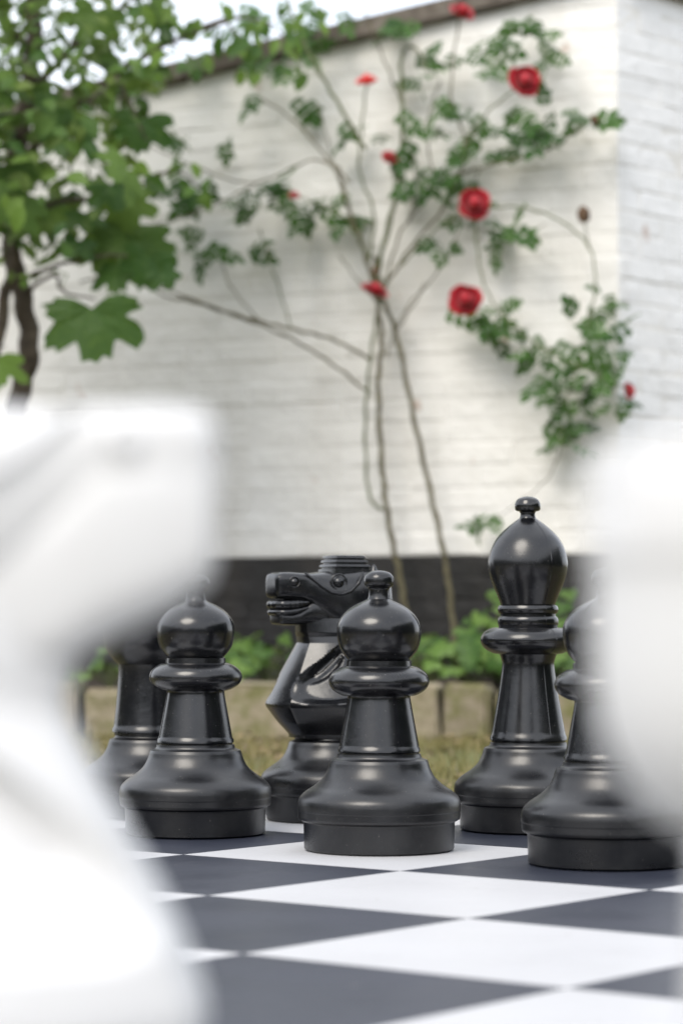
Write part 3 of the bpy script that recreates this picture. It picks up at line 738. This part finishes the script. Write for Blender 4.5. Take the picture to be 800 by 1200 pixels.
# ------------------------------------------------------------------ tree at the left with broad lobed leaves
TD = 7.15
tb = at(16, 800, TD); tb.z = .11
tree = thing('leafy_tree', tb, 'dark crooked trunk with a leafy crown of broad lobed leaves beside the white wall', 'tree')
def limb(P, r0, r1, name='limb', mat='bark'):
    pts = smoothpath([at(x, y, D) for x, y, D in P], 8); k = len(pts); v = []; f = []
    for i in range(k): pts[i] = pts[i] + Vector((math.sin(i*1.3), math.cos(i*.9), 0))*.004
    tube(v, f, [p-tb for p in pts], [r0+(r1-r0)*(i/(k-1)) for i in range(k)], 10); link(name, mesh(name, v, f), M[mat], tree, smooth=60)
limb([(12, 815, TD), (18, 700, TD), (12, 560, TD), (22, 470, TD), (35, 410, TD), (26, 345, TD), (13, 290, TD), (16, 200, TD), (34, 110, TD), (40, 0, TD), (30, -120, TD)], .033, .022, 'trunk')
limb([(-14, 470, TD-.1), (6, 350, TD-.08), (18, 300, TD-.08), (10, 240, TD-.05)], .018, .014)
for P, r in [([(14, 285, TD), (60, 240, 7.05), (120, 232, 6.95), (170, 215, 6.9)], .010), ([(18, 200, TD), (70, 140, 7.0), (130, 90, 6.95), (200, 50, 7.0), (280, 20, 7.05)], .012), ([(30, 120, TD), (80, 60, 7.2), (140, 10, 7.2), (190, -40, 7.2)], .012),
             ([(22, 330, TD), (70, 310, 7.0), (120, 300, 6.9), (150, 300, 6.85)], .007), ([(30, 345, TD), (62, 322, 7.0), (75, 342, 6.95), (100, 348, 6.9), (112, 350, 6.85)], .006), ([(36, 60, TD), (-20, 0, 7.0), (-80, -60, 7.0)], .014), ([(80, 130, 7.05), (78, 180, 7.0), (88, 210, 6.95)], .006), ([(140, 92, 6.95), (160, 140, 6.9), (172, 165, 6.9)], .005), ([(-60, 470, 7.0), (-20, 420, 7.0), (5, 405, 7.0)], .005)]:
    limb(P, r, r*.4)
limb([(200, 50, 7.0), (262, 22, 7.0), (320, 30, 7.0), (352, 70, 7.0)], .005, .002); limb([(262, 22, 7.0), (292, 60, 6.95), (303, 92, 6.95)], .003, .0015); limb([(200, 48, 7.0), (215, 60, 6.95), (232, 72, 6.9)], .003, .0015); limb([(170, 214, 6.9), (205, 200, 6.95), (240, 225, 7.0)], .004, .002)
LB = [lobed(k, .125+.018*k, 5) for k in range(4)]; BIG = lobed(11, .27, 5)
TO = [oval(20+k, .048+.010*k, .032+.006*k) for k in range(4)]
def tleaf(me, mat, x, y, D, nrm, hd, sc=1.0): return place('leaf', me, M[mat], tree, frame(at(x, y, D), nrm, hd), sc)
tleaf(BIG, 'tree_leaf', 108, 362, 6.8, (.1, -1, .35), (.12, -.2, -1), .86)
for x, y, sc in ((150, 272, 1.1), (118, 290, .95), (175, 300, 1.0), (146, 236, 1.0), (168, 140, 1.05), (140, 312, .9), (92, 282, .8), (190, 318, .7), (128, 262, .9), (60, 130, .8), (15, 195, 1.1), (40, 255, .7), (-4, 420, .8), (165, 280, .9), (100, 250, .8), (20, 230, 1.0), (55, 250, .8)):
    tleaf(R.choice(LB), 'tree_leaf', x, y, R.uniform(6.75, 7.0), (R.uniform(-.4, .4), -1, R.uniform(.1, .9)), (R.uniform(-.7, .7), -.3, -1), sc)
def crown_density(x, y):
    if y < 140: e = 185 - max(0, y-60)*.35
    elif y < 270: e = 155 - (y-140)*.25
    else: e = 120 - (y-270)*.8
    d = 1.0 if x < e else max(0, 1-(x-e)/25)
    if y > 260: d *= max(0, 1-(y-260)/100)*.7
    if y > 170 and 60 < x < 130: d *= .65
    if 70 < x < 150 and y < 32: d *= .45
    if 45 < x < 60 and 240 < y: d *= .3
    return d
for x, y, n, sp in ((205, 20, 6, 14), (235, 30, 6, 14), (262, 30, 7, 13), (292, 45, 7, 12), (300, 78, 5, 8), (322, 22, 7, 13), (345, 45, 7, 12), (348, 78, 5, 8), (232, 68, 4, 7), (370, 18, 5, 12), (212, 196, 5, 10), (238, 222, 5, 9), (180, 205, 5, 10)):
    for _ in range(n): tleaf(R.choice(TO), 'tree_leaf', x+R.gauss(0, sp), y+R.gauss(0, sp*.8), R.uniform(6.85, 7.1), (R.uniform(-.7, .7), -R.uniform(.4, 1), R.uniform(0, .9)), (R.uniform(-.7, .7), -.2, R.uniform(-1.2, -.2)), R.uniform(.6, 1.0))
cnt = 0
while cnt < 200:
    x, y = R.uniform(-40, 215), R.uniform(-40, 335)
    if R.random() > crown_density(x, y): continue
    big = R.random() < .10
    mt = 'pale_leaf' if R.random() < .24 and y > 15 else 'tree_leaf'
    tleaf(R.choice(LB) if big and mt == 'tree_leaf' else R.choice(TO), mt, x, y, R.uniform(6.45, 6.75) if mt == 'pale_leaf' else R.uniform(6.65, 7.3), (R.uniform(-.7, .7), -R.uniform(.2, 1), R.uniform(.0, 1.2)), (R.uniform(-1, 1), R.uniform(-.5, .3), R.uniform(-1.1, .1)), R.uniform(.6, 1.1))
    cnt += 1
v = []; f = []; cnt = 0
while cnt < 2100:                                            # the rest of the crown, on past the frame
    x, y = R.uniform(-200, 210), R.uniform(-200, 335)
    dn = crown_density(max(x, 0), max(y, 0)) if (x > -60 and y > -60) else (1 if x+(-y)*.2 < 200 else 0)
    if R.random() > dn: continue
    cnt += 1; D = R.uniform(6.75, 7.6) if x > -60 else R.uniform(6.4, 7.7)
    X = frame(at(x, y, D), (R.uniform(-.8, .8), -R.uniform(-.2, 1), R.uniform(-.1, 1.2)), (R.uniform(-1, 1), R.uniform(-.5, .5), R.uniform(-1, .3)))
    L = R.uniform(.035, .080); vv = []; leaflet(vv, f_ := [], Vector((0, 0, 0)), Vector((1, 0, 0)), Vector((0, 1, 0)), Vector((0, 0, 1)), L, L*.6, .2)
    o = len(v); v += [X @ q - tb for q in vv]; f += [tuple(o+a for a in q) for q in f_]
link('foliage', mesh('foliage', v, f), M['tree_mass'], tree, kind='stuff')

# ------------------------------------------------------------------ low plants in the bed
PL_LEAF = [lobed(40+k, .042+.010*k, 3) for k in range(4)]
def bedplant(x, D, h, spread, n, label, seed):
    r = random.Random(seed); b = at(x, 800, D); b.z = .112
    t = thing('garden_plant', b, label, 'plant', 'green plants in the bed'); n = int(n*1.6); spread *= 1.15
    for k in range(n):
        a = r.uniform(0, 2*math.pi); rr = spread*math.sqrt(r.random()); hh = h*(1-.55*(rr/spread)**2)*r.uniform(.55, 1.05)
        tip = Vector((rr*math.cos(a), rr*.7*math.sin(a), hh))
        v = []; f = []; tube(v, f, smoothpath([Vector((0, 0, 0)), Vector((tip.x*.35, tip.y*.35, hh*.6)), tip], 3), [.0022]*7, 4)
        link('stalk', mesh('stalk', v, f), M['cane_green'], t)
        M4 = frame(tip, Vector((math.cos(a)*.6, math.sin(a)*.6-.35, r.uniform(.4, 1.1))), Vector((math.cos(a), math.sin(a), -.3)))
        o = link('leaf', r.choice(PL_LEAF), M['plant_leaf'], t); o.matrix_local = M4 @ Matrix.Scale(r.uniform(.5, 1.1), 4)
for i, (x, D, h, sp, n, lb) in enumerate([
  (130, 7.35, .13, .14, 14, 'small green plant in the bed behind the black rook'),
  (262, 7.30, .17, .12, 18, 'bright green plant in the bed behind the black pawn by the rook'),
  (312, 7.28, .16, .12, 18, 'leafy green plant in the bed behind the muzzle of the black knight'),
  (418, 7.35, .12, .10, 12, 'low green plant in the bed behind the black knight'),
  (505, 7.22, .15, .11, 16, 'low green plant at the foot of the rose canes'),
  (545, 7.20, .17, .12, 20, 'spreading green plant in the bed between the rose canes and the bishop'),
  (583, 7.38, .30, .10, 20, 'tall green plant in the bed behind the head of the bishop'),
  (612, 7.20, .16, .11, 14, 'low green plant in the bed behind the stem of the bishop'),
  (664, 7.36, .27, .10, 18, 'tall green plant in the bed between the bishop and the next pawn'),
  (672, 7.18, .15, .10, 12, 'low green plant in the bed behind the pawn by the bishop')]):
    bedplant(x, D, h, sp, n, lb, 60+i)

# ------------------------------------------------------------------ rough grass and leaf litter on the ground past the board
M['grass'] = leafmat('grass_blades', (.12, .125, .035), (.38, .31, .15), .3, rnd=False)
M['litter'] = barkmat('leaf_litter', [(.3, (.12, .075, .04)), (.55, (.26, .19, .11)), (.75, (.42, .34, .22))])
def on_board(x, y):
    dx, dy = x-bx0, y-by0; c, s = math.cos(-BRZ), math.sin(-BRZ); a, b = dx*c-dy*s, dx*s+dy*c
    return abs(a) < SQ*4+.03 and abs(b) < SQ*4+.03
v = []; f = []; cnt = 0
while cnt < 26000:
    x, y = R.uniform(-2.2, 1.9), R.uniform(3.2, 7.05)
    if on_board(x, y) or y > stone_line(x)-.01: continue
    if math.sin(x*4.3+y*1.7)+math.sin(y*5.1-x*2.2)+math.sin(x*9.1+y*8.3)*.6 < R.uniform(-2.2, 1.0): continue
    cnt += 1; z = ground_z(x, y)-.010; h = R.uniform(.012, .045); a = R.uniform(0, 6.28); wv = R.uniform(.0012, .0026); lx, ly = R.uniform(-.6, .6)*h, R.uniform(-.6, .6)*h
    ca, sa = math.cos(a)*wv, math.sin(a)*wv; o = len(v)
    v += [(x-ca, y-sa, z), (x+ca, y+sa, z), (x+lx*.4+ca*.8, y+ly*.4+sa*.8, z+h*.6), (x+lx*.4-ca*.8, y+ly*.4-sa*.8, z+h*.6), (x+lx, y+ly, z+h)]
    f += [(o, o+1, o+2, o+3), (o+3, o+2, o+4)]
g = link('grass', mesh('grass', v, f), M['grass'], kind='stuff'); tag(g, 'short yellowish grass between the chess board and the stone edging', 'grass')
v = []; f = []; cnt = 0
while cnt < 1500:
    x, y = R.uniform(-2.2, 1.9), R.uniform(3.4, 7.02)
    if on_board(x, y) or y > stone_line(x)-.01: continue
    cnt += 1; L = R.uniform(.015, .05); X = frame(Vector((x, y, ground_z(x, y)+R.uniform(.0, .012))), (R.uniform(-.5, .5), R.uniform(-.5, .5), 1), (R.uniform(-1, 1), R.uniform(-1, 1), 0))
    vv = []; ff = []; leaflet(vv, ff, Vector((0, 0, 0)), Vector((1, 0, 0)), Vector((0, 1, 0)), Vector((0, 0, 1)), L, L*.5, .3)
    o = len(v); v += [X @ q for q in vv]; f += [tuple(o+a for a in q) for q in ff]
g = link('leaf_litter', mesh('leaf_litter', v, f), M['litter'], kind='stuff'); tag(g, 'dry brown leaf litter scattered over the ground beyond the board', 'leaf litter')

# ------------------------------------------------------------------ unseen hedges added round the board for the glossy pieces to reflect
M['added_hedge'] = leafmat('added_hedge_leaf', (.020, .050, .012), (.075, .12, .03), .25, rnd=False)
m = NT('added_hedge_core'); m.col((.012, .016, .008)); m.rough(.95); M['added_hedge_core'] = m.m
def added_hedge(x0, y0, x1, y1, h, th, n, label):
    a, b = Vector((x0, y0, 0)), Vector((x1, y1, 0)); L = (b-a).length; u = (b-a)/L; nn = Vector((-u.y, u.x, 0)); r = random.Random(int(L*100))
    t = thing('added_hedge', (a+b)/2 + Vector((0, 0, GZ)), label, 'added_hedge', 'added unseen hedges')
    o = link('branches', boxmesh('branches', L-.3, th-.25, 0, h-.15, .1), M['added_hedge_core'], t); o.rotation_euler.z = math.atan2(u.y, u.x)
    v = []; f = []
    for _ in range(n):
        s, side, z = r.uniform(-.5, .5)*L, r.choice((-1, 1, 1)), r.uniform(0, h); w_ = th/2*side
        if r.random() < .12: z = h; w_ = r.uniform(-.5, .5)*th
        p = u*s + nn*(w_+r.gauss(0, .06)) + Vector((0, 0, max(.02, z+r.gauss(0, .07))))
        X = frame(p, (r.uniform(-1, 1), r.uniform(-1, 1), r.uniform(-.2, 1)), (r.uniform(-1, 1), r.uniform(-1, 1), r.uniform(-1, 1))); vv = []; ff = []; k = r.uniform(.09, .16)
        leaflet(vv, ff, Vector((0, 0, 0)), Vector((1, 0, 0)), Vector((0, 1, 0)), Vector((0, 0, 1)), k, k*.6, .2)
        o_ = len(v); v += [X @ q for q in vv]; f += [tuple(o_+c for c in q) for q in ff]
    link('foliage', mesh('foliage', v, f), M['added_hedge'], t, kind='stuff')
added_hedge(-7.0, -5.2, 5.2, -5.2, 1.7, .9, 7000, 'unseen green hedgerow added for reflections, behind the white pieces')
added_hedge(-6.2, -4.6, -6.2, 8.0, 1.7, .8, 8000, 'unseen green hedgerow added for reflections, along the left side')
added_hedge(5.2, -4.0, 5.2, 6.0, 2.6, .8, 8000, 'unseen green hedgerow added for reflections, along the right side')
